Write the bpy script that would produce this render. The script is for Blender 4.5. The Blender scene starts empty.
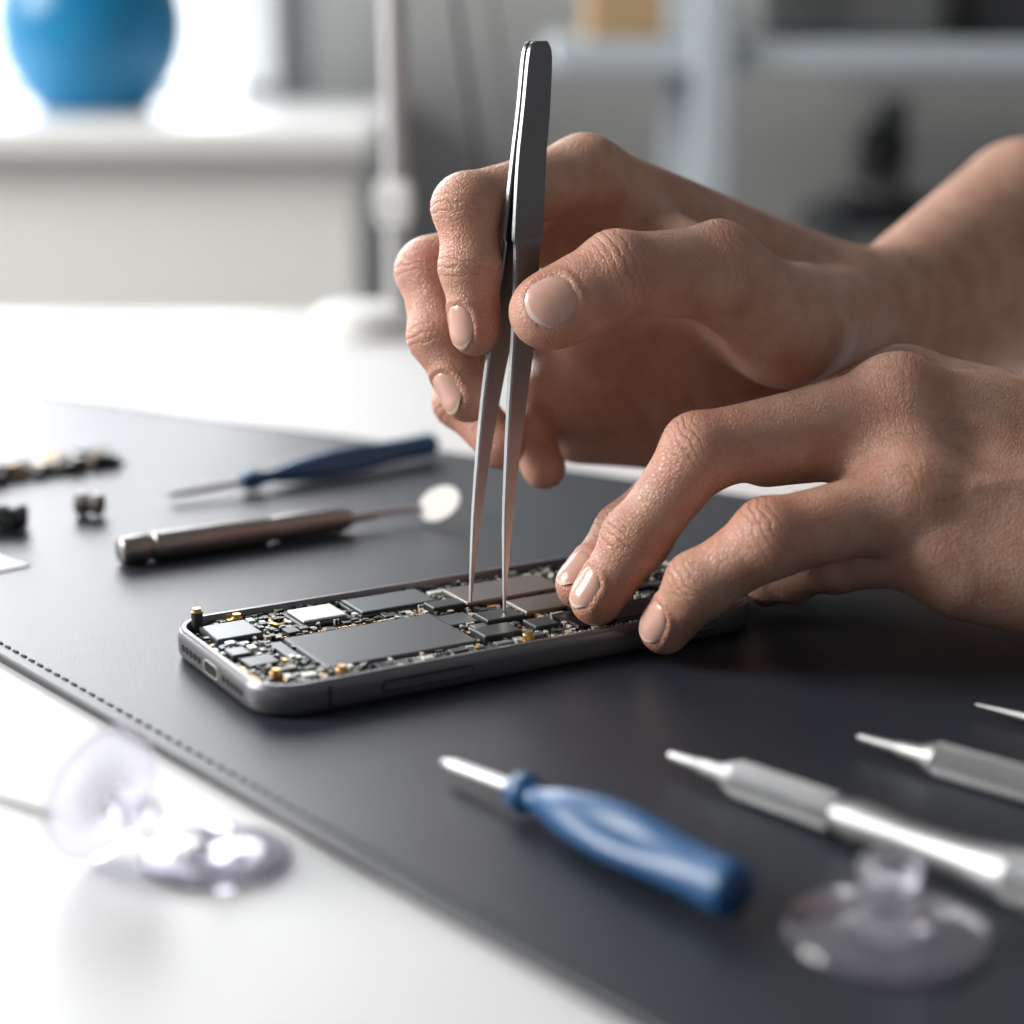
import bpy, math, random
import numpy as np
from mathutils import Vector, Matrix
S=0.01
scene=bpy.context.scene
COL=scene.collection
random.seed(5); rng=np.random.default_rng(3)

# ------------------------------------------------------------------ materials
def mat(name, color=(.5,.5,.5), rough=.5, metal=0., noise=0., nscale=300., bump=0., bscale=800., **kw):
    m=bpy.data.materials.new(name); m.use_nodes=True
    nt=m.node_tree; b=nt.nodes['Principled BSDF']
    b.inputs['Base Color'].default_value=(*color,1); b.inputs['Roughness'].default_value=rough
    b.inputs['Metallic'].default_value=metal
    for k,v in kw.items(): b.inputs[k.replace('_',' ')].default_value=v
    tc=nt.nodes.new('ShaderNodeTexCoord')
    n=nt.nodes.new('ShaderNodeTexNoise'); n.inputs['Scale'].default_value=nscale; n.inputs['Detail'].default_value=4
    nt.links.new(tc.outputs['Object'],n.inputs['Vector'])
    mx=nt.nodes.new('ShaderNodeMix'); mx.data_type='RGBA'
    mx.inputs[6].default_value=(*[c*(1-noise) for c in color],1); mx.inputs[7].default_value=(*[min(1,c*(1+noise)) for c in color],1)
    nt.links.new(n.outputs['Fac'],mx.inputs[0]); nt.links.new(mx.outputs[2],b.inputs['Base Color'])
    if bump>0:
        n2=nt.nodes.new('ShaderNodeTexNoise'); n2.inputs['Scale'].default_value=bscale; n2.inputs['Detail'].default_value=3
        nt.links.new(tc.outputs['Object'],n2.inputs['Vector'])
        bp=nt.nodes.new('ShaderNodeBump'); bp.inputs['Strength'].default_value=bump; bp.inputs['Distance'].default_value=.0003
        nt.links.new(n2.outputs['Fac'],bp.inputs['Height']); nt.links.new(bp.outputs['Normal'],b.inputs['Normal'])
    return m

def knurl_mat(name,color,rough):
    m=mat(name,color,rough,1.0,.08,200)
    nt=m.node_tree; b=nt.nodes['Principled BSDF']; tc=nt.nodes.new('ShaderNodeTexCoord')
    sx=nt.nodes.new('ShaderNodeSeparateXYZ'); nt.links.new(tc.outputs['Object'],sx.inputs[0])
    def M(op,a,bb=None):
        n=nt.nodes.new('ShaderNodeMath'); n.operation=op
        for i,v in enumerate((a,bb)):
            if v is None: continue
            if hasattr(v,'links'): nt.links.new(v,n.inputs[i])
            else: n.inputs[i].default_value=v
        return n.outputs[0]
    ang=M('ARCTAN2',sx.outputs[1],sx.outputs[0]); a1=M('MULTIPLY',ang,14); z=M('MULTIPLY',sx.outputs[2],4200)
    h=M('ADD',M('SINE',M('ADD',a1,z)),M('SINE',M('SUBTRACT',a1,z)))
    bp=nt.nodes.new('ShaderNodeBump'); bp.inputs['Strength'].default_value=.8; bp.inputs['Distance'].default_value=.0004
    nt.links.new(h,bp.inputs['Height']); nt.links.new(bp.outputs['Normal'],b.inputs['Normal'])
    return m

M_table=mat('white_laminate',(.70,.71,.72),.45,noise=.02,nscale=20)
M_mat=mat('slate_leather',(.021,.026,.036),.43,noise=.18,nscale=60,bump=.3,bscale=1500,IOR=1.5)
M_stitch=mat('stitch_thread',(.03,.034,.042),.6,noise=.1)
M_frame=mat('graphite_aluminium',(.19,.19,.205),.34,.65,noise=.05,bump=.04)
M_tray=mat('tray_metal',(.03,.03,.033),.5,.5,noise=.2)
M_pcb=mat('pcb_dark',(.012,.018,.014),.4,noise=.5,nscale=900,bump=.4,bscale=3000)
M_shield=mat('shield_dark',(.075,.08,.09),.42,.6,noise=.08,nscale=400,bump=.1)
M_chip=mat('chip_black',(.022,.030,.030),.35,noise=.15,nscale=500)
M_chipg=mat('chip_grey',(.09,.11,.12),.35,.3,noise=.1,nscale=400)
M_silver=mat('silver_shield',(.60,.63,.60),.4,.3,noise=.05)
M_steelplate=mat('brushed_plate',(.19,.17,.15),.38,.85,noise=.15,nscale=250,bump=.15)
M_gloss=mat('gloss_black',(.010,.010,.012),.12,noise=.1)
M_gold=mat('gold_contact',(.66,.42,.18),.4,1.,noise=.1)
M_tan=mat('tan_capacitor',(.40,.32,.24),.5,noise=.2)
M_hole=mat('hole_black',(.004,.004,.004),.8,noise=.1)
M_steel=mat('satin_steel',(.46,.46,.47),.48,.95,noise=.05,nscale=150,bump=.05)
M_steel_d=mat('dark_satin_steel',(.30,.285,.275),.36,.9,noise=.06,nscale=150)
M_knurl=knurl_mat('knurled_steel',(.46,.47,.48),.38)
M_blue=mat('blue_plastic',(.010,.082,.22),.36,noise=.06,nscale=100,bump=.08)
M_blue_d=mat('blue_dark_plastic',(.006,.035,.11),.4,noise=.06)
M_clear=mat('clear_silicone',(.91,.90,.985),.05,noise=.01,Transmission_Weight=.93,IOR=1.43)
M_white=mat('white_plastic',(.85,.85,.84),.4,noise=.02)
M_wall=mat('wall_paint',(.40,.40,.39),.9,noise=.03,nscale=5)
M_walll=mat('ledge_paint',(.86,.85,.82),.8,noise=.02,nscale=5)
M_floor=mat('floor_concrete',(.35,.35,.35),.7,noise=.1,nscale=4)
M_vase=mat('cyan_glaze',(.006,.20,.42),.3,noise=.08,nscale=20)
M_rack=mat('rack_paint',(.50,.56,.60),.5,noise=.03,nscale=10)
M_dark=mat('dark_equipment',(.03,.032,.036),.5,noise=.1,nscale=20)
M_grey=mat('grey_equipment',(.16,.165,.17),.6,noise=.08,nscale=20)
M_wood=mat('cardboard_box',(.42,.28,.15),.8,noise=.1,nscale=20)
M_card=mat('white_card',(.7,.74,.78),.6,noise=.02)
# tweezers: dark coating worn to bright steel at the tips
M_twz=mat('gunmetal_steel',(.19,.195,.205),.30,.92,noise=.12,nscale=150,bump=.06,bscale=1200)
nt=M_twz.node_tree; bs=nt.nodes['Principled BSDF']; src=bs.inputs['Base Color'].links[0].from_socket
tc=nt.nodes.new('ShaderNodeTexCoord'); sx=nt.nodes.new('ShaderNodeSeparateXYZ'); nt.links.new(tc.outputs['Object'],sx.inputs[0])
mr=nt.nodes.new('ShaderNodeMapRange'); mr.inputs[1].default_value=.09; mr.inputs[2].default_value=.05; nt.links.new(sx.outputs[2],mr.inputs[0])
mx=nt.nodes.new('ShaderNodeMix'); mx.data_type='RGBA'; nt.links.new(mr.outputs[0],mx.inputs[0]); nt.links.new(src,mx.inputs[6]); mx.inputs[7].default_value=(.52,.52,.53,1)
nt.links.new(mx.outputs[2],bs.inputs['Base Color'])

# ------------------------------------------------------------------ mesh helpers (units: cm)
def obj_from(name, verts, faces, mats, midx=None, smooth=True, parent=None, loc=None):
    me=bpy.data.meshes.new(name)
    me.from_pydata([tuple(float(c)*S for c in v) for v in verts],[],[tuple(int(i) for i in f) for f in faces])
    for m in (mats if isinstance(mats,(list,tuple)) else [mats]): me.materials.append(m)
    if midx is not None: me.polygons.foreach_set('material_index',np.array(midx,dtype=np.int32))
    me.polygons.foreach_set('use_smooth',np.full(len(me.polygons),smooth))
    me.update()
    o=bpy.data.objects.new(name,me); COL.objects.link(o)
    if parent: o.parent=parent
    if loc: o.location=[c*S for c in loc]
    return o
def empty(name,loc=(0,0,0),rotz=0,parent=None):
    e=bpy.data.objects.new(name,None); COL.objects.link(e); e.empty_display_size=.02
    e.location=[c*S for c in loc]; e.rotation_euler=(0,0,rotz)
    if parent: e.parent=parent
    return e
def bevel(o,w,seg=2,angle=.6):
    b=o.modifiers.new('bev','BEVEL'); b.width=w*S; b.segments=seg; b.limit_method='ANGLE'; b.angle_limit=angle
    return o
def box(name,x0,x1,y0,y1,z0,z1,m,bev=0,parent=None):
    c=((x0+x1)/2,(y0+y1)/2,(z0+z1)/2); a,b,d=(x1-x0)/2,(y1-y0)/2,(z1-z0)/2
    v=[(sx*a,sy*b,sz*d) for sx in(-1,1) for sy in(-1,1) for sz in(-1,1)]
    f=[(0,1,3,2),(4,6,7,5),(0,4,5,1),(2,3,7,6),(0,2,6,4),(1,5,7,3)]
    o=obj_from(name,v,f,m,smooth=False,parent=parent,loc=c)
    if bev: bevel(o,bev)
    return o
def lathe(name,p0,p1,prof,mats,segs=40,parent=None,midx=None,lobes=None):
    p0=Vector(p0);p1=Vector(p1);ax=(p1-p0).normalized()
    v=[];f=[];mi=[]
    for i,(s,r) in enumerate(prof):
        for k in range(segs):
            t=2*math.pi*k/segs; rr=r
            if lobes: rr=r*(1+lobes(s)*math.cos(3*t+.6))
            v.append((rr*math.cos(t),rr*math.sin(t),s))
    for i in range(len(prof)-1):
        for k in range(segs):
            k2=(k+1)%segs
            f.append((i*segs+k,i*segs+k2,(i+1)*segs+k2,(i+1)*segs+k)); mi.append(midx[i] if midx else 0)
    f.append(tuple(range(segs-1,-1,-1))); mi.append(midx[0] if midx else 0)
    n=len(prof)-1; f.append(tuple(n*segs+k for k in range(segs))); mi.append(midx[-1] if midx else 0)
    o=obj_from(name,v,f,mats,mi,True,parent)
    o.location=p0*S; o.rotation_mode='QUATERNION'; o.rotation_quaternion=Vector((0,0,1)).rotation_difference(ax)
    e=o.modifiers.new('es','EDGE_SPLIT'); e.split_angle=math.radians(40)
    return o

# ------------------------------------------------------------------ room
TT=-.25
box('floor',-260,260,-220,160,-80,-76,M_floor)
wx0,wx1,wz0,wz1=-140,-21,6.2,130
wb=empty('wall_back')
box('wall_panel_lower',-190,260,147,157,-76,wz0,M_wall,parent=wb)
box('wall_panel_upper',-190,260,147,157,wz1,190,M_wall,parent=wb)
box('wall_panel_side',wx1,260,147,157,wz0,wz1,M_wall,parent=wb)
box('wall_panel_corner',-190,wx0,147,157,wz0,wz1,M_wall,parent=wb)
wn=empty('window_1')
box('frame_left',wx0,wx0+5,145,157,wz0,wz1,M_white,.4,wn)
box('frame_right',wx1-4,wx1,145,157,wz0,wz1,M_white,.4,wn)
box('frame_bottom',wx0,wx1,145,157,wz0,wz0+1.5,M_white,.3,wn)
box('frame_top',wx0,wx1,145,157,wz1-5,wz1,M_white,.4,wn)
box('mullion',-82,-78,148,155,wz0+1.5,wz1-5,M_white,.4,wn)
# left wall with an unseen window, added to go with the side light
wl_=empty('wall_left')
Y0,Y1=-45,85
box('panel_low',-200,-190,-220,157,-76,40,M_wall,parent=wl_); box('panel_top',-200,-190,-220,157,160,190,M_wall,parent=wl_)
box('panel_near',-200,-190,-220,Y0,40,160,M_wall,parent=wl_); box('panel_far',-200,-190,Y1,157,40,160,M_wall,parent=wl_)
wn2=empty('added_side_window')
for nm,a in (('frame_a',(Y0,Y0+4,40,160)),('frame_b',(Y1-4,Y1,40,160)),('mullion',(18,22,40,160)),('frame_c',(Y0,Y1,40,44)),('frame_d',(Y0,Y1,156,160))):
    box(nm,-198,-190,a[0],a[1],a[2],a[3],M_white,.4,wn2)
lg=empty('window_ledge')
box('ledge_top',-140,-9.3,108,147,3.6,6.2,M_white,.8,lg)
box('ledge_body',-140,-11,111,147,-76,3.6,M_walll,.5,lg)

# table
tb=empty('work_table')
box('tabletop',-85,95,-75,57,TT-3,TT,M_table,.3,tb)
for i,(x,y) in enumerate([(-80,-70),(86,-70),(-80,48),(86,48)]): box('leg_%d'%i,x,x+5,y,y+5,-76,TT-3,M_white,.3,tb)
box('apron_back',-78,90,50,53,TT-10,TT-3,M_white,.2,tb)

# vase
pr=[(0,4.2),(.2,4.9),(1.0,5.6),(3,7.0),(5.5,7.9),(8,8.1),(10.5,7.6),(13,6.2),(15,4.2),(16,3.2),(17.5,3.0),(18.3,3.6),(18.3,3.3),(17.5,2.7),(15,2.6)]
lathe('ceramic_vase',(-34.6,125,6.2),(-34.6,125,20),pr,M_vase,48)

# rack
rk=empty('storage_rack')
box('shelf_1',4,95,104,134,10.3,12.6,M_rack,.4,rk)
box('shelf_2',4,95,104,134,-9,-7,M_rack,.4,rk)
box('shelf_3',4,95,104,134,38,40,M_rack,.4,rk)
for i,(x,y) in enumerate([(14.8,103),(14.8,132),(92,103),(92,132)]): box('post_%d'%i,x,x+2.8,y,y+2.6,-76,60,M_rack,.3,rk)
box('cardboard_box',7,13,110,124,12.6,16.5,M_wood,.3)
box('storage_bin',20,34,108,124,12.6,22,M_grey,.6)
box('storage_bin',37,52,110,126,12.6,20,M_dark,.6)
pw=empty('power_supply')
box('case',26,46,108,126,-7,-1.5,M_dark,.8,pw); box('front_panel',27,45,107.3,108,-6.5,-2,M_grey,.2,pw)
mc=empty('bench_microscope',(31,118,-1.5))
box('base',-3,5,-5,5,-.0,1.2,M_dark,.3,mc); lathe('column',(2,3,1),(2,3,9),[(0,1.3),(8,1.3)],M_grey,parent=mc)
lathe('head',(-1,0,2.4),(2,1,7),[(0,.9),(2,1.3),(2.1,2),(4.5,2.2),(5,1.4)],M_dark,parent=mc)

# lamp stand on table back
lp=empty('desk_lamp',(-6.2,50,TT))
lathe('base',(0,0,0),(0,0,1),[(0,2.6),(.9,2.6),(1.3,2.3),(1.5,.9)],M_white,parent=lp)
lathe('pole',(1.6,0,1),(1.6,0,30),[(0,.6),(30,.55)],M_steel,parent=lp)
lathe('joint',(.6,-.4,6.5),(2.4,-.4,6.5),[(0,.5),(.1,1.1),(1.6,1.1),(1.8,.5)],M_white,parent=lp)
lathe('arm',(2.2,1,32),(6.3,1,4),[(0,.14),(30,.14)],M_dark,parent=lp)
lathe('spring',(4.0,1,32),(8.0,1,5),[(0,.10),(28,.10)],M_grey,parent=lp)
lathe('shade',(1.6,0,30),(-3,-4,36),[(0,1.5),(2,2.2),(7,6),(7.2,6),(7.0,5.6)],M_white,parent=lp)

# ------------------------------------------------------------------ mat
Q=[(19,-39),(46,-8),(-31,41.6),(-27.7,18.6)]
def matmesh():
    v=[(x,y,TT) for x,y in Q]+[(x,y,0) for x,y in Q]
    f=[(3,2,1,0),(4,5,6,7)]+[(i,(i+1)%4,4+(i+1)%4,4+i) for i in range(4)]
    o=obj_from('desk_mat',v,f,M_mat,smooth=False); bevel(o,.09,3); return o
dm=matmesh()
sv=[];sf=[]
def seg_capsule(c,d,L,r,z):
    b=len(sv); n=Vector((-d.y,d.x)); ringN=8
    for s,rr in [(-L/2,.3),(-L/2*.75,.9),(0,1),(L/2*.75,.9),(L/2,.3)]:
        for k in range(ringN):
            t=2*math.pi*k/ringN; p=c+d*s+n*(r*rr*math.cos(t)); sv.append((p.x,p.y,z+r*rr*.6*math.sin(t)))
    for i in range(4):
        for k in range(ringN): k2=(k+1)%ringN; sf.append((b+i*ringN+k,b+i*ringN+k2,b+(i+1)*ringN+k2,b+(i+1)*ringN+k))
for i in range(4):
    a=Vector(Q[i]);b=Vector(Q[(i+1)%4]);d=(b-a).normalized();n=Vector((-d.y,d.x))
    L=(b-a).length; s=.6
    while s<L-.6:
        seg_capsule(a+d*s+n*.42,d,.3,.05,.012); s+=.46
obj_from('stitching',sv,sf,M_stitch,parent=dm)

# ------------------------------------------------------------------ phone
ph=empty('disassembled_smartphone',(0,.5,0),math.radians(30))
HL,HW,R=7.2,3.2,1.15
def loop(inset,z,n=10):
    r=max(.05,R-inset);out=[]
    for cx,cy,a0 in [(HL-R,HW-R,0),(-HL+R,HW-R,90),(-HL+R,-HW+R,180),(HL-R,-HW+R,270)]:
        for k in range(n+1):
            t=math.radians(a0+90*k/n); out.append((cx+r*math.cos(t),cy+r*math.sin(t),z))
    return out
prof=[(.30,0),(.15,.02),(.06,.08),(.015,.18),(0,.28),(0,.54),(.015,.64),(.04,.70),(.07,.735),(.085,.74),(.095,.765),(.12,.795),(.22,.795),(.24,.77),(.25,.5)]
v=[];f=[];mi=[]
for a,z in prof: v+=loop(a,z)
n=44
for i in range(len(prof)-1):
    for k in range(n):
        k2=(k+1)%n; f.append((i*n+k,i*n+k2,(i+1)*n+k2,(i+1)*n+k)); mi.append(0)
f.append(tuple(range(n-1,-1,-1))); mi.append(0)
f.append(tuple((len(prof)-1)*n+k for k in range(n))); mi.append(1)
fr=obj_from('frame',v,f,[M_frame,M_tray],mi,True,ph); es=fr.modifiers.new('es','EDGE_SPLIT'); es.split_angle=math.radians(50)
pl=loop(.40,.5)+loop(.40,.56); pf=[tuple(range(n-1,-1,-1)),tuple(n+k for k in range(n))]+[(k,(k+1)%n,n+(k+1)%n,n+k) for k in range(n)]
obj_from('circuit_board',pl,pf,M_pcb,smooth=False,parent=ph)
rects=[]
def comp(name,cx,cy,w,h,z0,z1,m,bev=.04):
    rects.append((cx-w/2,cx+w/2,cy-h/2,cy+h/2))
    return box(name,cx-w/2,cx+w/2,cy-h/2,cy+h/2,z0,z1,m,bev,ph)
comp('modem_chip',-5.95,1.75,1.25,1.25,.56,.74,M_chipg)
comp('shield_base',-3.45,2.0,1.5,1.35,.56,.66,M_chip); comp('shield_can',-3.45,2.0,1.25,1.1,.66,.74,M_silver)
comp('memory_base',-1.35,2.0,2.35,1.4,.56,.66,M_chip); comp('memory_chip',-1.35,2.0,2.2,1.25,.66,.74,M_chipg)
comp('battery_shield',-2.95,-.75,4.2,2.7,.5,.70,M_shield,.08)
comp('shield_step',-5.3,-.1,.35,1.2,.5,.66,M_chipg)
comp('shield_tab',-.45,-.1,.9,.9,.5,.66,M_shield)
comp('chip_a',-.25,.95,.95,.6,.56,.78,M_chip); comp('chip_b',-.2,-1.75,1.1,.8,.56,.80,M_chip); comp('chip_c',.55,-.55,1.1,.8,.56,.76,M_chip)
comp('plate_main',1.75,1.35,3.0,1.5,.56,.78,M_steelplate,.05); comp('plate_side',2.35,-.2,2.2,1.2,.56,.75,M_steelplate,.05)
comp('display_flex',3.3,-1.8,3.0,1.3,.56,.74,M_gloss,.06)
comp('chip_d',1.2,-1.6,.7,.7,.56,.74,M_chip); comp('chip_e',4.6,1.6,1.4,1.1,.56,.74,M_chip); comp('chip_f',4.9,.1,1.2,1.1,.56,.76,M_gloss)
comp('camera_module',6.1,1.9,1.1,1.3,.56,.86,M_chip,.1); comp('chip_g',6.1,-1.4,1.0,1.4,.56,.74,M_chipg)
comp('chip_h',-6.2,-.7,.8,.7,.56,.7,M_chip); comp('port_block',-6.45,.1,.5,.6,.56,.74,M_chipg)
# scatter of medium packages
k=0;tries=0
while k<46 and tries<6000:
    tries+=1
    w,h=random.choice([(.3,.2),(.2,.3),(.4,.3),(.25,.25),(.5,.25),(.35,.45)]);x=random.uniform(-6.6,6.6);y=random.uniform(-2.6,2.6)
    if abs(x)>6.1 and abs(y)>2.2: continue
    if any(x+w/2>a-.04 and x-w/2<b+.04 and y+h/2>c-.04 and y-h/2<d+.04 for a,b,c,d in rects): continue
    comp('package_%d'%k,x,y,w,h,.56,.56+random.uniform(.08,.18),random.choice([M_chip,M_chip,M_chipg,M_gloss,M_silver,M_steelplate]),.02);k+=1
for i,(x,y,hh,m) in enumerate([(-6.55,2.55,1.18,M_dark),(-4.9,-2.6,.90,M_gold),(.25,-2.6,.92,M_gold),(-5.4,2.72,.8,M_gold),(6.4,-2.5,.84,M_gold),(-6.3,-1.9,.84,M_gold)]):
    lathe('post_%d'%i,(x,y,.52),(x,y,2),[(0,.15),(hh-.62,.15),(hh-.60,.11),(hh-.52,.11)],[m,M_gold],20,ph,midx=[0,1,1])
tv=[];tf=[]
for i in range(24):
    t=2*math.pi*i/24
    for k in range(8):
        u=2*math.pi*k/8; rr=1+.22*math.cos(u)
        tv.append((-4.5+.2*rr*math.cos(t),2.1+.32*rr*math.sin(t)+.0,.62+.045*math.sin(u)))
for i in range(24):
    for k in range(8): tf.append((i*8+k,((i+1)%24)*8+k,((i+1)%24)*8+(k+1)%8,i*8+(k+1)%8))
obj_from('gasket_ring',tv,tf,M_gold,parent=ph)
tv=[];tf=[];tm=[]
def tiny(x,y,w,h,z0,z1,m):
    b=len(tv); tv.extend([(x+sx*w/2,y+sy*h/2,z) for sx in(-1,1) for sy in(-1,1) for z in(z0,z1)])
    tf.extend([tuple(b+i for i in q) for q in [(0,1,3,2),(4,6,7,5),(0,4,5,1),(2,3,7,6),(0,2,6,4),(1,5,7,3)]]); tm.extend([m]*6)
cnt=0
while cnt<1700:
    x=random.uniform(-6.85,6.85);y=random.uniform(-2.85,2.85)
    if any(a-.02<x<b+.02 and c-.02<y<d+.02 for a,b,c,d in rects): cnt+=.2; continue
    if abs(x)>6.2 and abs(y)>2.3: continue
    w,h=random.choice([(.10,.06),(.06,.10),(.16,.08),(.08,.16),(.14,.14),(.05,.05),(.2,.1),(.12,.2)])
    hh=random.uniform(.03,.15); m=random.choice([0,1,1,1,2,3,3,2,2])
    if w<.2 and random.random()<.5:
        tiny(x,y,w,h,.56,.56+hh,m)
        if w>h: tiny(x-w*.5,y,w*.3,h*1.05,.56,.565+hh,1); tiny(x+w*.5,y,w*.3,h*1.05,.56,.565+hh,1)
    else: tiny(x,y,w,h,.56,.56+hh,m if w<.1 else 2)
    cnt+=1
for i in range(42):
    tiny(-5.0+i*.1,.74,.05,.09,.56,.66,0); tiny(-5.0+i*.1,-2.25,.05,.07,.56,.63,1)
for i in range(30): tiny(1.0+i*.14,-2.72,.06,.1,.56,.70,1 if i%3 else 0)
for i in range(14): tiny(-6.8,-2.0+i*.1,.1,.05,.56,.68,0)
obj_from('tiny_components',tv,tf,[M_gold,M_silver,M_chip,M_tan],tm,False,ph)
def stad(name,cx,cz,y,w,h,m,axis,depth=.03):
    vs=[];N=24
    for dd in (0,depth):
        for k in range(N):
            t=2*math.pi*k/N; ex=(w/2-h/2)*(1 if math.cos(t)>=0 else -1)+h/2*math.cos(t); ez=h/2*math.sin(t)
            if axis=='x': vs.append((y-.015+dd,cx+ex,cz+ez))
            else: vs.append((cx+ex,y-.015+dd,cz+ez))
    fs=[tuple(range(N)),tuple(range(2*N-1,N-1,-1))]+[(k,k+N,(k+1)%N+N,(k+1)%N) for k in range(N)]
    return obj_from(name,vs,fs,m,smooth=False,parent=ph)
for i in range(5): stad('speaker_hole_%d'%i,.80+i*.27,.41,-HL,.19,.19,M_hole,'x')
for i in range(5): stad('mic_hole_%d'%i,-.80-i*.27,.41,-HL,.19,.19,M_hole,'x')
stad('port_ring',0,.41,-HL-.003,.92,.36,M_silver,'x'); stad('port_opening',0,.41,-HL-.012,.82,.28,M_hole,'x')
stad('volume_gap',-2.9,.41,-HW-.002,2.5,.28,M_hole,'y'); stad('volume_button',-2.9,.41,-HW-.03,2.44,.21,M_frame,'y',.05)
stad('power_gap',5.0,.41,-HW-.002,1.15,.28,M_hole,'y'); stad('power_button',5.0,.41,-HW-.03,1.09,.21,M_frame,'y',.05)
for i,x in enumerate((-5.5,4.0)): box('antenna_line_%d'%i,x-.04,x+.04,-HW-.004,-HW+.05,.16,.66,M_tray,0,ph)

# ------------------------------------------------------------------ tweezers
tw=empty('precision_tweezers')
D=Vector((.75,-.66,0)); Wd=Vector((.66,.75,0))
def arm(name,pts,mats):
    P=[np.array(p,float) for p in pts];out=[]
    for i in range(len(P)-1):
        p0=P[max(i-1,0)];p1=P[i];p2=P[i+1];p3=P[min(i+2,len(P)-1)]
        for k in range(6):
            t=k/6; out.append(.5*((2*p1)+(-p0+p2)*t+(2*p0-5*p1+4*p2-p3)*t*t+(-p0+3*p1-3*p2+p3)*t**3))
    out.append(P[-1]); v=[];f=[]
    for q in out:
        c=Vector(q[:3]);w=q[3]/2*.93;h=q[4]/2;b=min(w,h)*.45
        for a,bb in [(w,h-b),(w-b,h),(-w+b,h),(-w,h-b),(-w,-h+b),(-w+b,-h),(w-b,-h),(w,-h+b)]: v.append(tuple(c+Wd*a+D*bb))
    for i in range(len(out)-1):
        for k in range(8): k2=(k+1)%8; f.append((i*8+k,i*8+k2,(i+1)*8+k2,(i+1)*8+k))
    f.append(tuple(range(7,-1,-1))); f.append(tuple((len(out)-1)*8+k for k in range(8)))
    o=obj_from(name,v,f,mats,None,True,tw); e=o.modifiers.new('es','EDGE_SPLIT'); e.split_angle=math.radians(28); return o
arm('arm_front',[(1.82,4.0,15.15,.50,.12),(1.81,3.96,15.05,.78,.16),(1.80,3.9,14.7,1.0,.17),(1.72,3.6,13.5,1.12,.17),(1.6,3.3,12.2,1.18,.17),(1.53,3.0,10.9,1.2,.17),(1.5,2.85,10.2,1.2,.17),(1.48,2.75,9.9,1.02,.17),(1.4,2.3,7.9,.96,.17),(1.2,1.85,5.8,.72,.17),(1.0,1.3,3.4,.40,.15),(.93,.85,1.9,.2,.12),(.9,.5,.79,.07,.07)],[M_twz])
arm('arm_rear',[(1.69,4.11,15.15,.50,.12),(1.68,4.07,15.05,.78,.16),(1.67,4.02,14.7,1.0,.17),(1.59,3.72,13.5,1.12,.17),(1.45,3.45,12.2,1.18,.17),(1.3,3.2,10.9,1.2,.17),(1.22,3.08,10.2,1.2,.17),(1.18,3.02,9.9,1.02,.17),(.85,2.85,7.9,.96,.17),(.5,2.55,5.8,.72,.17),(.2,2.0,3.4,.40,.15),(.07,1.55,1.9,.2,.12),(0,1.2,.79,.07,.07)],[M_twz])

# ------------------------------------------------------------------ tools
def drv_profile(L,rmax):
    return [(0,.5*rmax),(.03*L,.70*rmax),(.07*L,.72*rmax),(.10*L,.50*rmax),(.15*L,.50*rmax),(.20*L,.66*rmax),(.28*L,.84*rmax),(.4*L,.95*rmax),(.55*L,.96*rmax),(.7*L,.90*rmax),(.85*L,.88*rmax),(.95*L,.92*rmax),(.985*L,.84*rmax),(L,.55*rmax)]
def dens(pr,k=5):
    out=[];P=[np.array(p,float) for p in pr]
    for i in range(len(P)-1):
        p0=P[max(i-1,0)];p1=P[i];p2=P[i+1];p3=P[min(i+2,len(P)-1)]
        for j in range(k):
            t=j/k; out.append(tuple(.5*((2*p1)+(-p0+p2)*t+(2*p0-5*p1+4*p2-p3)*t*t+(-p0+3*p1-3*p2+p3)*t**3)))
    out.append(tuple(P[-1])); return out
def driver(tip,start,end,rmax,rs):
    e=empty('precision_screwdriver'); L=(Vector(end)-Vector(start)).length; l=(Vector(start)-Vector(tip)).length
    lathe('handle',start,end,dens(drv_profile(L,rmax)),M_blue,60,e,lobes=lambda s:.20*math.exp(-((s/L-.55)/.24)**2))
    lathe('shaft',tip,start,[(0,rs*.55),(.25,rs*.7),(.3,rs),(l+.5,rs)],M_steel,24,e)
    lathe('end_cap',Vector(end)-(Vector(end)-Vector(start)).normalized()*.1,Vector(end)+(Vector(end)-Vector(start)),[(0,rmax*.6),(.12,rmax*.6),(.18,rmax*.4)],M_blue_d,32,e)
driver((-.37,-9.0,.35),(1.15,-10.8,.5),(5.22,-16.15,.68),.58,.17)
driver((-10.3,14.8,.25),(-8.0,16.1,.38),(-1.7,21.2,.55),.46,.12)
def pen(name,tip,d,prof,midx,z0):
    d=Vector(d).normalized(); e=empty(name); lathe('body',tip,Vector(tip)+d,prof,[M_steel,M_knurl,M_steel_d],48,e,midx=midx); return e
pp=[(0,.05),(.05,.10),(.9,.13),(.95,.17),(1.55,.2),(1.7,.30),(1.95,.38),(2.0,.41),(4.6,.41),(4.65,.36),(4.9,.36),(4.95,.42),(5.3,.42),(6.3,.34),(7.6,.36),(8.6,.5),(8.7,.52),(13.0,.52),(13.2,.45),(13.6,.44),(13.7,.3)]
mi=[0]*(len(pp)-1); mi[7]=1; mi[16]=1
pen('metal_precision_pen',(4.5,-8.7,.42),(.68,-.735,.0115),pp,mi,0)
pp2=[(0,.04),(.05,.08),(1.0,.12),(1.05,.16),(1.6,.2),(1.8,.3),(2.0,.36),(2.05,.38),(5.2,.38),(5.25,.33),(5.5,.33),(5.6,.4),(9,.4),(12,.42),(12.1,.3)]
mi=[0]*(len(pp2)-1); mi[7]=1
pen('metal_precision_pen',(8.8,-7.5,.37),(.73,-.68,.007),pp2,mi,0)
pp3=[(0,.03),(.8,.07),(1.6,.1),(2.4,.18),(2.6,.33),(9,.35),(9.1,.2)]
pen('steel_scribe',(11.95,-5.2,.28),(.74,-.67,.010),pp3,[0]*6,0)
im=empty('inspection_mirror')
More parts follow.
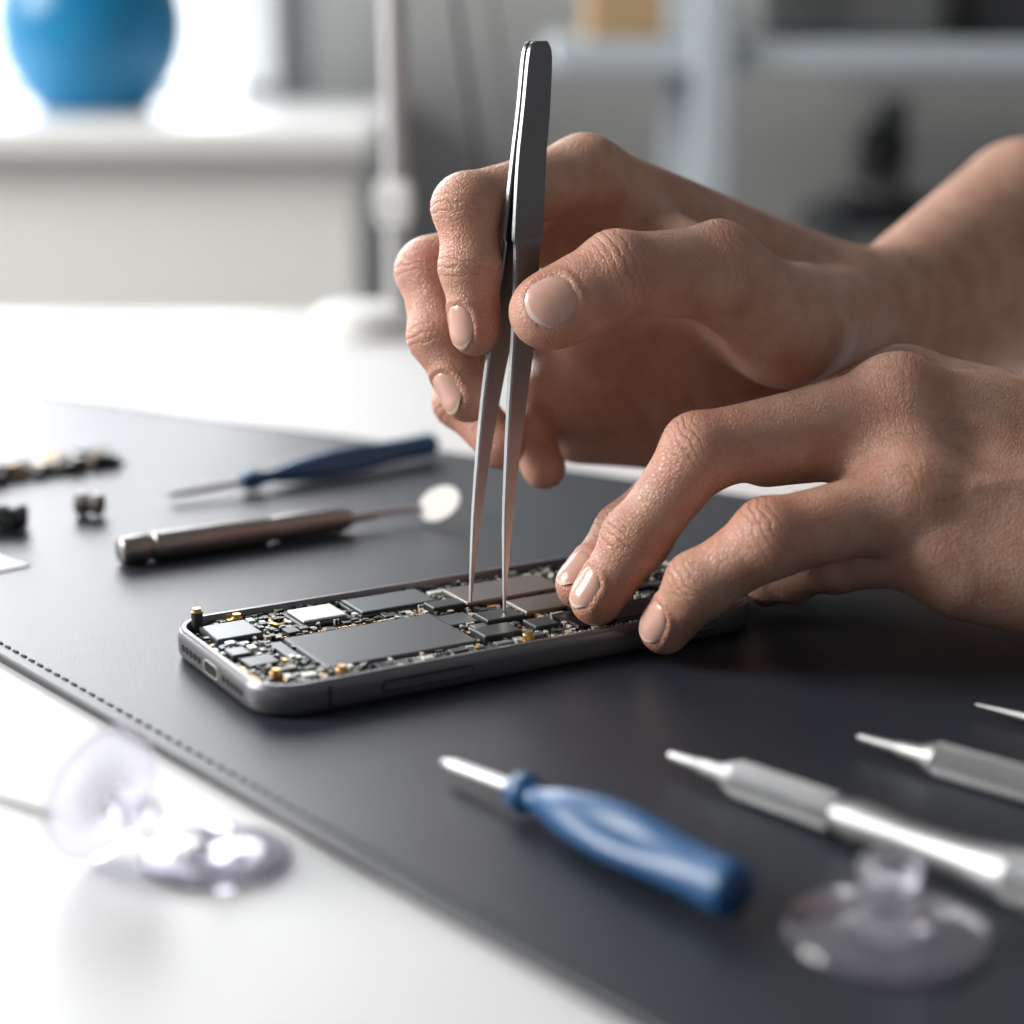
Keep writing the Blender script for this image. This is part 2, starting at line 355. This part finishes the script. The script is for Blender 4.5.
a=Vector((-10.5,7.4,.42));b=Vector((-4.0,11.2,.42));L=(b-a).length
lathe('handle',a,b,[(0,.3),(.08,.40),(.5,.42),(.9,.42),(.95,.38),(1.05,.38),(1.1,.43),(L*.62,.42),(L*.64,.38),(L*.66,.38),(L*.68,.41),(L*.95,.40),(L,.3)],M_steel_d,40,im)
c=Vector((-1.8,12.4,.45)); lathe('rod',b,c,[(0,.16),(.9,.15),(1.0,.09),((c-b).length,.09)],M_steel,20,im)
lathe('mirror_disc',(-1.2,12.3,.60),(-1.2-.35,12.3-.55,.60+.77),[(-.07,.5),(-.07,.66),(.03,.72),(.06,.70),(.06,.6)],M_white,48,im)

# suction cups
def cup(name,c,axis,R0,k,hs=1.):
    e=empty(name); c=Vector(c);ax=Vector(axis).normalized()
    pr=[(.16,.02),(.12,R0*.45),(.05,R0*.8),(0,R0*.96),(-.01,R0*1.0),(.05,R0*1.04),(.14,R0*1.01),(.17,R0*.93),(.20,R0*.8),(.30,R0*.5),(.38,k*1.35),(.46,k*.85),(.46+.36*hs,k*.72),(.46+.5*hs,k*1.02),(.46+.75*hs,k*1.05),(.46+.85*hs,k*.9),(.46+.87*hs,.02)]
    lathe('cup_body',c,c+ax,pr,M_clear,64,e)
    return e
cup('suction_cup',(7.85,-16.4,0.02),(0,0,1),1.78,.54,1.2)
cup('suction_cup',(-4.75,-12.7,TT+.02),(0,0,1),1.42,.35,.35)
cup('suction_cup',(-7.0,-12.7,1.20),(.62,-.50,-.10),1.36,.36,1.2)
lathe('steel_pin',(-13.2,-7.2,TT+.1),(-8.4,-10.6,TT+.1),[(0,.06),(5.6,.09),(5.8,.03)],M_steel,16)

# misc parts at the left
ps=empty('salvaged_circuit_module',(-15.2,19.2,0),math.radians(40))
box('board',-2.6,2.6,-.8,.8,.0,.14,M_chip,.03,ps)
tv=[];tf=[];tm=[]
for i in range(110):
    x=random.uniform(-2.5,2.5);y=random.uniform(-.7,.7);w=random.uniform(.08,.45);tiny(x,y,w,random.uniform(.08,.35),.14,.14+random.uniform(.05,.4),random.choice([0,1,2,2,2,2,2,3,3,4]))
obj_from('parts',tv,tf,[M_steel_d,M_silver,M_chip,M_tan,M_gold],tm,False,ps)
lathe('metal_standoff',(-12.9,13.2,.40),(-12.1,13.0,.40),[(0,.25),(.02,.38),(.3,.38),(.32,.28),(.55,.28),(.57,.36),(.8,.36),(.85,.2)],M_steel_d,32)
bk=empty('black_connector',(-14.7,11.3,0))
lathe('barrel',(-.5,0,.42),(.6,.1,.42),[(0,.25),(.02,.4),(.5,.4),(.52,.3),(.8,.3),(.82,.4),(1.05,.4),(1.1,.2)],M_dark,32,bk)
box('foot',-.2,.3,-.45,.3,0,.5,M_chip,.08,bk)
obj_from('paper_card',[(-18,3.0,0.01),(-13.1,7.3,.01),(-14.6,8.7,.01),(-18,6,.01),(-18,3.0,.05),(-13.1,7.3,.05),(-14.6,8.7,.05),(-18,6,.05)],[(3,2,1,0),(4,5,6,7),(0,1,5,4),(1,2,6,5),(2,3,7,6),(3,0,4,7)],M_card,smooth=False)

# ------------------------------------------------------------------ hands (implicit surface -> surface nets)
def smin(a,b,k):
    h=np.clip(.5+.5*(b-a)/k,0,1); return b+(a-b)*h-k*h*(1-h)
def cone(P,a,b,r1,r2,waist=0.):
    a=np.array(a,np.float32);b=np.array(b,np.float32);ba=b-a;q=P-a
    t=np.clip(q@ba/max(float(ba@ba),1e-9),0,1); q=q-t[:,None]*ba
    return np.sqrt((q*q).sum(1))-(r1+t*(r2-r1)-waist*4*t*(1-t))
class Hand:
    def __init__(s,palm,fingers,kp=.8,kf=.55):
        s.palm=palm;s.f=fingers;s.kp=kp;s.kf=kf
    def ev(s,P):
        P=P.astype(np.float32);fp=None
        for c in s.palm:
            d=cone(P,*c); fp=d if fp is None else smin(fp,d,s.kp)
        F=fp.copy()
        for ch in s.f:
            ff=None
            for c in ch:
                d=cone(P,*c); ff=d if ff is None else smin(ff,d,.22)
            F=np.minimum(F,smin(fp,ff,s.kf))
        return F
    def evc(s,P,n=400000):
        return np.concatenate([s.ev(P[i:i+n]) for i in range(0,len(P),n)])
    def grad(s,P,h=.02):
        g=np.stack([s.evc(P+np.eye(3)[i]*h)-s.evc(P-np.eye(3)[i]*h) for i in range(3)],1)
        return g/np.maximum(np.linalg.norm(g,axis=1,keepdims=True),1e-6)
    def bounds(s):
        A=[];
        for c in s.palm+[c for ch in s.f for c in ch]:
            for p,r in ((c[0],c[2]),(c[1],c[3])): A.append(np.array(p)-r-.5);A.append(np.array(p)+r+.5)
        A=np.array(A); return A.min(0),A.max(0)
def surface_nets(H,h=.08):
    lo,hi=H.bounds();B=16;nb=np.ceil((hi-lo)/(h*B)).astype(int)
    bi=np.stack(np.meshgrid(*[np.arange(k) for k in nb],indexing='ij'),-1).reshape(-1,3)
    cen=lo+(bi+.5)*B*h; F=H.evc(cen); bi=bi[np.abs(F)<B*h*.9+.45]
    g=np.stack(np.meshgrid(*[np.arange(B+1)]*3,indexing='ij'),-1)
    NX,NY,NZ=(nb*B+4)
    key=lambda c:((c[:,0]+1)*NY+(c[:,1]+1))*NZ+(c[:,2]+1)
    K=[];V=[];E=[]
    for b in bi:
        pts=(b*B+g).reshape(-1,3); F=H.ev(lo+pts*h).reshape(B+1,B+1,B+1)
        sg=F<0
        if sg.all() or not sg.any(): continue
        cs=sum(sg[i:B+i,j:B+j,k:B+k].astype(int) for i in(0,1) for j in(0,1) for k in(0,1))
        ci=np.argwhere((cs>0)&(cs<8)); acc=np.zeros((len(ci),3));cn=np.zeros(len(ci))
        for ax in range(3):
            o1=[0,1]
            for p in o1:
                for q in o1:
                    off=np.zeros(3,int); oth=[a for a in range(3) if a!=ax]; off[oth[0]]=p;off[oth[1]]=q
                    a=ci+off; bb=a.copy(); bb[:,ax]+=1
                    fa=F[tuple(a.T)];fb=F[tuple(bb.T)];mk=(fa<0)!=(fb<0)
                    t=np.where(mk,fa/np.where(mk,fa-fb,1),0)
                    P=a.astype(float);P[:,ax]+=t; acc+=P*mk[:,None];cn+=mk
        V.append(lo+(acc/cn[:,None]+b*B)*h);K.append(key(ci+b*B))
        for ax in range(3):
            sl=[slice(0,B)]*3; s2=list(sl); s2[ax]=slice(1,B+1)
            s0=sg[tuple(sl)];s1=sg[tuple(s2)]
            e=np.argwhere(s0!=s1)
            if len(e): E.append(np.concatenate([e+b*B,np.full((len(e),1),ax),s0[tuple(e.T)][:,None].astype(int)],1))
    K=np.concatenate(K);V=np.concatenate(V);E=np.concatenate(E); o=np.argsort(K);K=K[o];V=V[o]
    quads=[]
    for ax in range(3):
        e=E[E[:,3]==ax];c=e[:,:3];u=(ax+1)%3;w=(ax+2)%3
        du=np.zeros(3,int);du[u]=1;dw=np.zeros(3,int);dw[w]=1
        ks=[key(c),key(c-du),key(c-du-dw),key(c-dw)]
        idx=np.stack([np.clip(np.searchsorted(K,k),0,len(K)-1) for k in ks],1)
        ok=np.all(np.stack([K[idx[:,i]]==ks[i] for i in range(4)],1),1)
        q=idx[ok];fl=e[ok,4]==0; q[fl]=q[fl][:,::-1]; quads.append(q)
    return V,np.concatenate(quads)
def smooth_v(V,Q,it=2,lam=.5):
    a=np.concatenate([Q[:,0],Q[:,1],Q[:,2],Q[:,3],Q[:,1],Q[:,2],Q[:,3],Q[:,0]]);b=np.concatenate([Q[:,1],Q[:,2],Q[:,3],Q[:,0],Q[:,0],Q[:,1],Q[:,2],Q[:,3]])
    n=np.bincount(a,minlength=len(V))[:,None]
    for _ in range(it):
        m=np.stack([np.bincount(a,weights=V[b,i],minlength=len(V)) for i in range(3)],1)/np.maximum(n,1)
        V=V+lam*(m-V)
    return V
def skin_material(name,base,red):
    m=bpy.data.materials.new(name);m.use_nodes=True;nt=m.node_tree;b=nt.nodes['Principled BSDF'];L=nt.links.new
    tc=nt.nodes.new('ShaderNodeTexCoord')
    def noise(sc,det=4):
        n=nt.nodes.new('ShaderNodeTexNoise');n.inputs['Scale'].default_value=sc;n.inputs['Detail'].default_value=det;L(tc.outputs['Object'],n.inputs['Vector']);return n.outputs['Fac']
    def M(op,a,bb=None):
        n=nt.nodes.new('ShaderNodeMath');n.operation=op
        for i,v in enumerate((a,bb)):
            if v is None: continue
            if hasattr(v,'links'): L(v,n.inputs[i])
            else: n.inputs[i].default_value=v
        return n.outputs[0]
    def attr(nm):
        n=nt.nodes.new('ShaderNodeAttribute');n.attribute_name=nm;return n.outputs['Fac']
    tint=attr('tint');w=attr('wr_w');s=attr('wr_s')
    def mix(f,a,c):
        n=nt.nodes.new('ShaderNodeMix');n.data_type='RGBA'
        L(f,n.inputs[0])
        for i,v in ((6,a),(7,c)):
            if hasattr(v,'links'): L(v,n.inputs[i])
            else: n.inputs[i].default_value=(*v,1)
        return n.outputs[2]
    n1=noise(110,6)
    fac=M('MULTIPLY',M('SUBTRACT',n1,.38),3.2)
    nn=fac.node; nn.use_clamp=True
    c1=mix(fac,base,tuple(x*y for x,y in zip(base,(.84,.72,.68))))
    c2=mix(M('MULTIPLY',tint,.62),c1,red)
    wav=M('SINE',M('ADD',M('MULTIPLY',s,30.),M('MULTIPLY',noise(190,3),14.)))
    crease=M('MULTIPLY',M('POWER',M('MULTIPLY',M('ADD',wav,1.),.5),5.),w)
    vo=nt.nodes.new('ShaderNodeTexVoronoi');vo.feature='DISTANCE_TO_EDGE';vo.inputs['Scale'].default_value=900
    mp=nt.nodes.new('ShaderNodeVectorMath');mp.operation='ADD';nz=nt.nodes.new('ShaderNodeTexNoise');nz.inputs['Scale'].default_value=700;L(tc.outputs['Object'],nz.inputs['Vector'])
    sc=nt.nodes.new('ShaderNodeVectorMath');sc.operation='SCALE';sc.inputs['Scale'].default_value=.0012;L(nz.outputs['Color'],sc.inputs[0]);L(tc.outputs['Object'],mp.inputs[0]);L(sc.outputs[0],mp.inputs[1]);L(mp.outputs[0],vo.inputs['Vector'])
    cell=M('MINIMUM',M('MULTIPLY',vo.outputs['Distance'],5.),1.)
    groove=M('SUBTRACT',1.,cell)
    c3=mix(M('MULTIPLY',crease,.40),c2,(.24,.085,.05))
    c4=mix(M('MULTIPLY',groove,.15),c3,(.27,.11,.07))
    L(c4,b.inputs['Base Color'])
    b.inputs['Roughness'].default_value=.41
    b.inputs['Subsurface Weight'].default_value=.15;b.inputs['Subsurface Radius'].default_value=(1,.35,.2);b.inputs['Subsurface Scale'].default_value=.003
    h=M('ADD',M('MULTIPLY',cell,.45),M('MULTIPLY',noise(450,6),.85))
    h=M('ADD',h,M('MULTIPLY',noise(110,4),1.5))
    h=M('SUBTRACT',h,M('MULTIPLY',crease,1.05))
    bp=nt.nodes.new('ShaderNodeBump');bp.inputs['Strength'].default_value=.62;bp.inputs['Distance'].default_value=.0004
    L(h,bp.inputs['Height']);L(bp.outputs['Normal'],b.inputs['Normal'])
    return m
M_skin=skin_material('skin',(.60,.36,.265),(.56,.215,.15))
M_nail=mat('fingernail',(.64,.38,.31),.24,noise=.06,nscale=200,Subsurface_Weight=.1,Subsurface_Scale=.002)
M_nailtip=mat('fingernail_edge',(.74,.58,.49),.3,noise=.04)
M_hair=mat('body_hair',(.05,.028,.018),.5,noise=.2)

def build_hand(name,H,joints,nails,reds,veins=[],hair=None):
    V,Qd=surface_nets(H)
    V=smooth_v(V,Qd,2,.5)
    N=H.grad(V)
    disp=np.zeros(len(V));tint=np.zeros(len(V));ww=np.zeros(len(V));ws=np.zeros(len(V))
    for (p,ax,dor,r,*amp) in joints:
        amp=amp[0] if amp else 1.
        p=np.array(p,float);ax=np.array(ax,float);ax/=np.linalg.norm(ax);dor=np.array(dor,float);dor/=np.linalg.norm(dor)
        q=V-p;d=np.linalg.norm(q,axis=1);s=q@ax
        near=np.clip(1-(d/(r*1.7))**4,0,1)*amp;fac=np.clip((N@dor)*1.1+.15,0,1)
        w=near*np.exp(-(s/(r*.45))**2)*(.12+.88*fac)
        up=w>ww; ws[up]=s[up]; ww=np.maximum(ww,w)
        disp+=.04*near*fac*np.exp(-(s/(r*.6))**2)
        for o_,dp in ((0,.016),(.24,.011),(-.22,.011)):
            disp-=dp*near*fac*np.exp(-((s-o_+.05*np.sin(6*(q@np.cross(ax,dor))))/.06)**2)
        tint+=.5*near*fac
    for p,r,a in reds:
        tint+=a*np.exp(-(np.linalg.norm(V-np.array(p),axis=1)/r)**2)
    for pts,amp,wd in veins:
        dd=np.full(len(V),9.)
        for a,b in zip(pts[:-1],pts[1:]): dd=np.minimum(dd,cone(V.astype(np.float32),a,b,0,0))
        disp+=amp*np.exp(-(dd/wd)**2)
    nv=[];nf=[];nm=[]
    for (c,ax,nn,hw,Ln) in nails:
        c=np.array(c,float);ax=np.array(ax,float);ax/=np.linalg.norm(ax);nn=np.array(nn,float);nn-=ax*(nn@ax);nn/=np.linalg.norm(nn);bb=np.cross(ax,nn)
        q=V-c;x=(q@bb)/hw;y=(q@ax)/(Ln/2);zz=q@nn
        rr=(np.abs(x)**3+np.abs(y)**3)**(1/3.)
        m=(zz>-.1)&(np.abs(zz)<1.6)&(N@nn>.0)
        disp+=m*(.045*np.exp(-((rr-1.2)/.13)**2)*np.clip(1.2-np.clip(y,0,9),0,1)-.03*(rr<.98))
        tint+=m*.35*np.exp(-((rr-1.2)/.2)**2)
        nu,nw=21,25;P=[]
        for j in range(nw):
            vv=-1+2*j/(nw-1)
            for i in range(nu):
                uu=-1+2*i/(nu-1)
                wx=hw*uu*(1-.10*max(0,-vv)**2-.10*max(0,vv)**3)
                y0=-Ln/2+Ln*.22*abs(uu)**2.6;y1=Ln/2-Ln*.24*abs(uu)**2.2
                P.append(c+bb*wx+ax*(y0+(y1-y0)*(vv+1)/2)+nn*1.3)
        P=np.array(P);t=np.zeros(len(P))
        for _ in range(30): t+=np.clip(H.ev(P-nn*t[:,None]),-.3,.5)*.8
        Pn=P-nn*np.clip(t,0,2.3)[:,None]
        k=0
        b0=len(nv)
        for j in range(nw):
            vv=-1+2*j/(nw-1)
            for i in range(nu):
                uu=-1+2*i/(nu-1); lift=.035*(1-abs(uu)**6)*(1-max(0,-vv)**8)-.012+.012*max(0,vv)
                nv.append(Pn[k]+nn*lift);k+=1
        for j in range(nw-1):
            for i in range(nu-1):
                a=b0+j*nu+i; nf.append((a,a+1,a+1+nu,a+nu)); nm.append(2 if j>=nw-3 else 1)
    V=V+N*disp[:,None]
    if hair:   # fine short hairs growing from the dorsal skin
        x0,x1,dor,flow,count,ln=hair
        dor=np.array(dor,float);dor/=np.linalg.norm(dor);flow=np.array(flow,float);flow/=np.linalg.norm(flow)
        cand=np.where((V[:,0]>x0)&(V[:,0]<x1)&(N@dor>.25))[0]
        for i in rng.choice(cand,min(count,len(cand)),replace=False):
            p=V[i];nr=N[i];f_=flow+rng.normal(0,.25,3);f_-=nr*(f_@nr);f_/=np.linalg.norm(f_);sd=np.cross(f_,nr);l=ln*rng.uniform(.5,1.2)
            b0=len(nv)
            for t in (0,.33,.66,1.):
                c=p+f_*l*t+nr*(.14*l*(4*t*(1-t))+.10*l*t-.01); r=.0042*(1-.75*t)
                nv.extend([c+sd*r,c-sd*r*.5+nr*r*.87,c-sd*r*.5-nr*r*.87])
            for j in range(3):
                for q in range(3): nf.append((b0+j*3+q,b0+j*3+(q+1)%3,b0+(j+1)*3+(q+1)%3,b0+(j+1)*3+q)); nm.append(3)
    nV=len(V);allV=np.concatenate([V,np.array(nv)]) if nv else V
    faces=Qd.tolist()+[tuple(i+nV for i in f) for f in nf]
    o=obj_from(name,allV,faces,[M_skin,M_nail,M_nailtip,M_hair],[0]*len(Qd)+nm)
    for nmn,arr in (('tint',tint),('wr_w',ww),('wr_s',ws)):
        at=o.data.attributes.new(nmn,'FLOAT','POINT');z=np.zeros(len(allV),np.float32);z[:nV]=np.clip(arr,-5,5) if nmn=='wr_s' else np.clip(arr,0,1)
        at.data.foreach_set('value',z)
    return o
def chain(pts,rs,extra=(),ws=.07):
    out=[]
    for i in range(len(pts)-1): out.append((pts[i],pts[i+1],rs[i],rs[i+1],ws if i<2 else .03))
    return out+list(extra)
def off(p,d): return tuple(a+b for a,b in zip(p,d))

# upper (tweezer) hand
th=[(8.7,5,7.5),(6.5,3.5,9.2),(3.8,1.9,9.35),(1.98,1.30,8.50)]
ix=[(3.1,6.3,11.5),(-.05,3.5,10.9),(0.05,2.95,9.4),(.15,2.6,7.80)]
md=[(3.2,8.0,10.1),(-1.1,5.2,9.0),(-.85,4.2,7.4),(-.08,3.5,5.85)]
rg=[(2.8,8.7,7.6),(-.4,7,6.9),(-.3,5.8,5.3),(.8,4.8,4.2)]
pk=[(3.2,9.1,4.6),(1.9,7.7,4.8),(1.6,6.6,4.1),(2.0,5.8,3.35)]
wu=(12.0,11.5,6.9);wl=(11.4,10.3,5.0)
palm=[(wu,ix[0],1.55,1.0),(wu,md[0],1.6,1.0),(wl,rg[0],1.6,1.15),(wl,pk[0],1.6,1.3),
 ((3.6,8.1,6.9),(9.5,9.3,6.5),1.45,1.7),(wl,(7.0,9.2,4.1),1.5,1.6),((7.0,9.2,4.0),(3.2,8.9,4.1),1.6,1.35),((7.0,8.8,5.0),(3.4,8.2,5.4),1.4,1.35),
 ((3.4,8.0,8.4),(7.5,7.5,7.6),1.2,1.5),((3.0,7.6,7.0),(3.0,8.0,5.2),1.15,1.2),
 (wu,th[0],1.5,1.6),((8.4,6.2,7.4),(6.9,6.2,8.4),1.6,1.2),
 (wu,(18.8,19.5,8.7),1.5,2.9),(wl,(18.6,20,6.2),1.6,2.9),((19.4,20.5,7.6),(38,38,10.5),3.5,4.8)]
fing=[chain(th,[1.5,1.30,1.12,.97],[((6.4,4.4,9.4),(4.6,6.7,10.3),.75,.7),((2.9,1.55,8.85),(2.3,1.35,8.6),1.05,1.01)]),
 chain(ix,[1.06,.92,.83,.68]),chain(md,[1.05,.94,.84,.70]),chain(rg,[1.05,.90,.80,.66]),chain(pk,[1.05,.83,.74,.63])]
Hu=Hand(palm,fing)
joints=[(th[2],(-1.85,-.6,-.6),(0,-.7,.9),1.1),(th[1],(-1,-.5,0),(0,-.3,1),1.2,.6),
 (ix[1],(0,-.3,-1),(-1,-.4,.5),.95),(ix[2],(0,-.2,-1),(-.9,-.6,0),.8),(md[1],(0,-.5,-1),(-1,-.3,.4),.95),(md[2],(.2,-.4,-1),(-1,-.3,0),.85),
 (rg[1],(0,-.5,-1),(-1,-.2,.3),.9),(rg[2],(.6,-.6,-.7),(-.6,-.5,-.5),.8)]
nails=[(off(th[3],(.06,-.02,.0)),(-1,-.28,-.50),(-.05,-.92,.42),.62,1.28),
 (off(ix[3],(-.10,0,.14)),(.1,-.1,-1),(-.66,-.76,0),.45,1.15),
 (off(md[3],(-.08,.1,.20)),(.45,-.4,-.85),(-.68,-.70,-.2),.46,1.15)]
reds=[(th[3],1.2,.5),(th[2],1.3,.3),(ix[3],1.0,.7),(md[3],1.0,.7),(rg[3],1.0,.7),(ix[1],1.1,.45),(md[1],1.1,.45),(pk[3],1,.6),(rg[1],1,.4),((5,8,5),3.0,.5)]
build_hand('human_hand',Hu,joints,nails,reds,[([(11,10,8.4),(8,8.2,10.2),(5.5,7.0,11.9)],.06,.35),([(9.5,6.5,9.2),(8,4.8,9.9),(6.5,3.5,10.5)],.05,.3),([(7.2,9,3.9),(6.2,6.9,5.2),(5.2,6.5,7.0)],-.12,.22),([(5.2,7.4,4.1),(4.4,6.6,5.2),(3.6,6.4,6.2)],-.10,.18)],
 hair=(12.5,24,(0,-.3,1),(-.5,-.6,-.4),700,.8))

# lower (steadying) hand
A=[(11.0,1.3,6.0),(5.85,-.1,5.15),(4.25,-.5,3.0),(3.25,-.62,1.43)]
A2=[(11.6,3.6,6.0),(6.1,2.3,4.4),(4.1,1.5,2.6),(2.88,.75,1.40)]
Bf=[(11.0,-.9,4.0),(7.45,-2.0,3.42),(5.75,-1.9,2.2),(4.95,-1.35,.88)]
Pf=[(11.6,-1.3,2.9),(9.4,.2,2.2),(8.5,1.4,1.5),(8.0,2.4,.9)]
Tf=[(13.6,5,3.2),(11.3,6,2.2),(9.0,5,1.3),(7.5,4,.95)]
w1=(18.4,2.6,3.9);w2=(18.4,-.4,3.0)
palm=[(w1,A2[0],1.9,1.15),(w1,A[0],1.9,1.22),(w2,Bf[0],1.8,1.15),(w2,Pf[0],1.8,1.05),
 ((15.5,-1.6,2.2),(12.4,-1.6,2.35),1.72,1.15),((13.5,1,4.2),(16.5,1,3.6),1.6,1.9),(w1,Tf[0],1.8,1.5),(Tf[0],Tf[1],1.4,1.1),
 ((11.2,.9,5.2),(11.2,-.6,4.4),1.1,1.1),((11.0,.6,5.0),(9.9,.1,4.7),1.0,.62),
 (w1,(28,5,4.2),1.9,2.6),(w2,(28,3,3.9),1.9,2.6),((28,4,4.2),(46,9,5.0),2.9,4.2)]
fing=[chain(A,[1.20,1.0,.86,.68],[((10.9,1.3,6.2),(10.9,1.3,6.2),1.17,1.17),((10.6,1.2,5.4),(7.6,.5,5.1),1.15,.98)]),chain(A2,[1.1,.92,.81,.65]),chain(Bf,[1.12,.99,.85,.65]),chain(Pf,[.95,.82,.74,.6]),chain(Tf[1:],[1.1,.98,.85])]
Hl=Hand(palm,fing)
joints=[(A[1],(-1,0,-.7),(-.5,-.25,1),1.0),(A[2],(-.5,.1,-1),(-1,-.4,.5),.85),(A2[1],(-1,0,-.8),(-.5,-.2,1),1.0),(A2[2],(-.6,-.2,-1),(-1,-.4,.5),.85),
 (Bf[1],(-1,0,-.6),(-.4,-.5,1),1.0),(Bf[2],(-.6,.2,-1),(-1,-.6,.5),.85),(A[0],(-1,-.1,.1),(0,-.2,1),1.2,.4),(Bf[0],(-1,-.2,0),(0,-.5,1),1.1,.35)]
nails=[(off(A[3],(-.04,-.1,.2)),(-.55,.0,-.85),(-.85,-.52,.35),.44,1.1),(off(A2[3],(.04,-.05,.22)),(-.66,-.3,-.70),(-.75,-.40,.55),.43,1.1),(off(Bf[3],(.0,-.1,.2)),(-.45,.2,-.85),(-.80,-.72,.25),.44,1.1)]
reds=[(A[3],1.1,.7),(A2[3],1.1,.7),(Bf[3],1.1,.7),(A[1],1.2,.5),(Bf[1],1.2,.5),(A[0],1.5,.45),(Bf[0],1.3,.3)]
veins=[([(18,2.0,5.9),(16,.9,6.0),(14.5,1.3,6.5),(13.5,1.8,6.9),(12,2.6,7.2)],.09,.24),([(17.5,0,5.0),(16,-.5,5.2),(14.3,-.2,5.5),(12.8,.2,5.9)],.085,.22),([(15.8,-.4,5.2),(14.8,-1.1,4.9),(13.6,-1.4,4.6),(12.4,-1.7,4.6)],.08,.22),
 ([(14.5,.9,6.3),(13,1.0,6.9),(11.2,1.2,7.4)],.06,.3),([(16,-1.2,4.6),(13.5,-1.6,4.6),(11.3,-1.5,5.2)],.05,.3)]
build_hand('human_hand',Hl,joints,nails,reds,veins,hair=(7.2,19,(0,0,1),(-.6,-.6,.0),520,.55))

# ------------------------------------------------------------------ lights, world, camera
def area(name,loc,target,sx,sy,power,col):
    l=bpy.data.lights.new(name,'AREA');l.shape='RECTANGLE';l.size=sx*S;l.size_y=sy*S;l.energy=power;l.color=col
    o=bpy.data.objects.new(name,l);COL.objects.link(o);o.location=[c*S for c in loc]
    o.rotation_mode='QUATERNION';o.rotation_quaternion=(Vector(target)-Vector(loc)).to_track_quat('-Z','Y');return o
area('window_daylight',(-80,178,62),(-80,0,40),150,150,52,(.97,.98,1.0))
area('added_side_light',(-206,20,104),(-60,10,40),105,105,86,(1.0,.98,.94))  # unseen light added on the left to give the hands side light
# overcast sky, much brighter low on the window side
w=bpy.data.worlds.new('w');scene.world=w;w.use_nodes=True;nt=w.node_tree;bg=nt.nodes['Background']
tc=nt.nodes.new('ShaderNodeTexCoord');vd=nt.nodes.new('ShaderNodeVectorMath');vd.operation='DOT_PRODUCT';vd.inputs[1].default_value=(-.30,.954,0)
nt.links.new(tc.outputs['Generated'],vd.inputs[0])
m1=nt.nodes.new('ShaderNodeMapRange');m1.interpolation_type='SMOOTHSTEP';m1.inputs[1].default_value=.80;m1.inputs[2].default_value=.93;m1.inputs[3].default_value=.20;m1.inputs[4].default_value=2.6
nt.links.new(vd.outputs['Value'],m1.inputs[0]);nt.links.new(m1.outputs[0],bg.inputs[1])
bg.inputs[0].default_value=(.95,.97,1,1)
cd=bpy.data.cameras.new('camera');co=bpy.data.objects.new('camera',cd);COL.objects.link(co)
co.location=(1.1*S,-49.3*S,16.5*S);co.rotation_euler=(math.radians(90-14.7),0,0)
cd.sensor_width=36;cd.lens=2000/1024*36;cd.clip_start=.01;cd.clip_end=50
cd.dof.use_dof=True;cd.dof.focus_distance=.515;cd.dof.aperture_fstop=5.4
scene.camera=co
scene.view_settings.view_transform='Standard'
scene.view_settings.look='None'
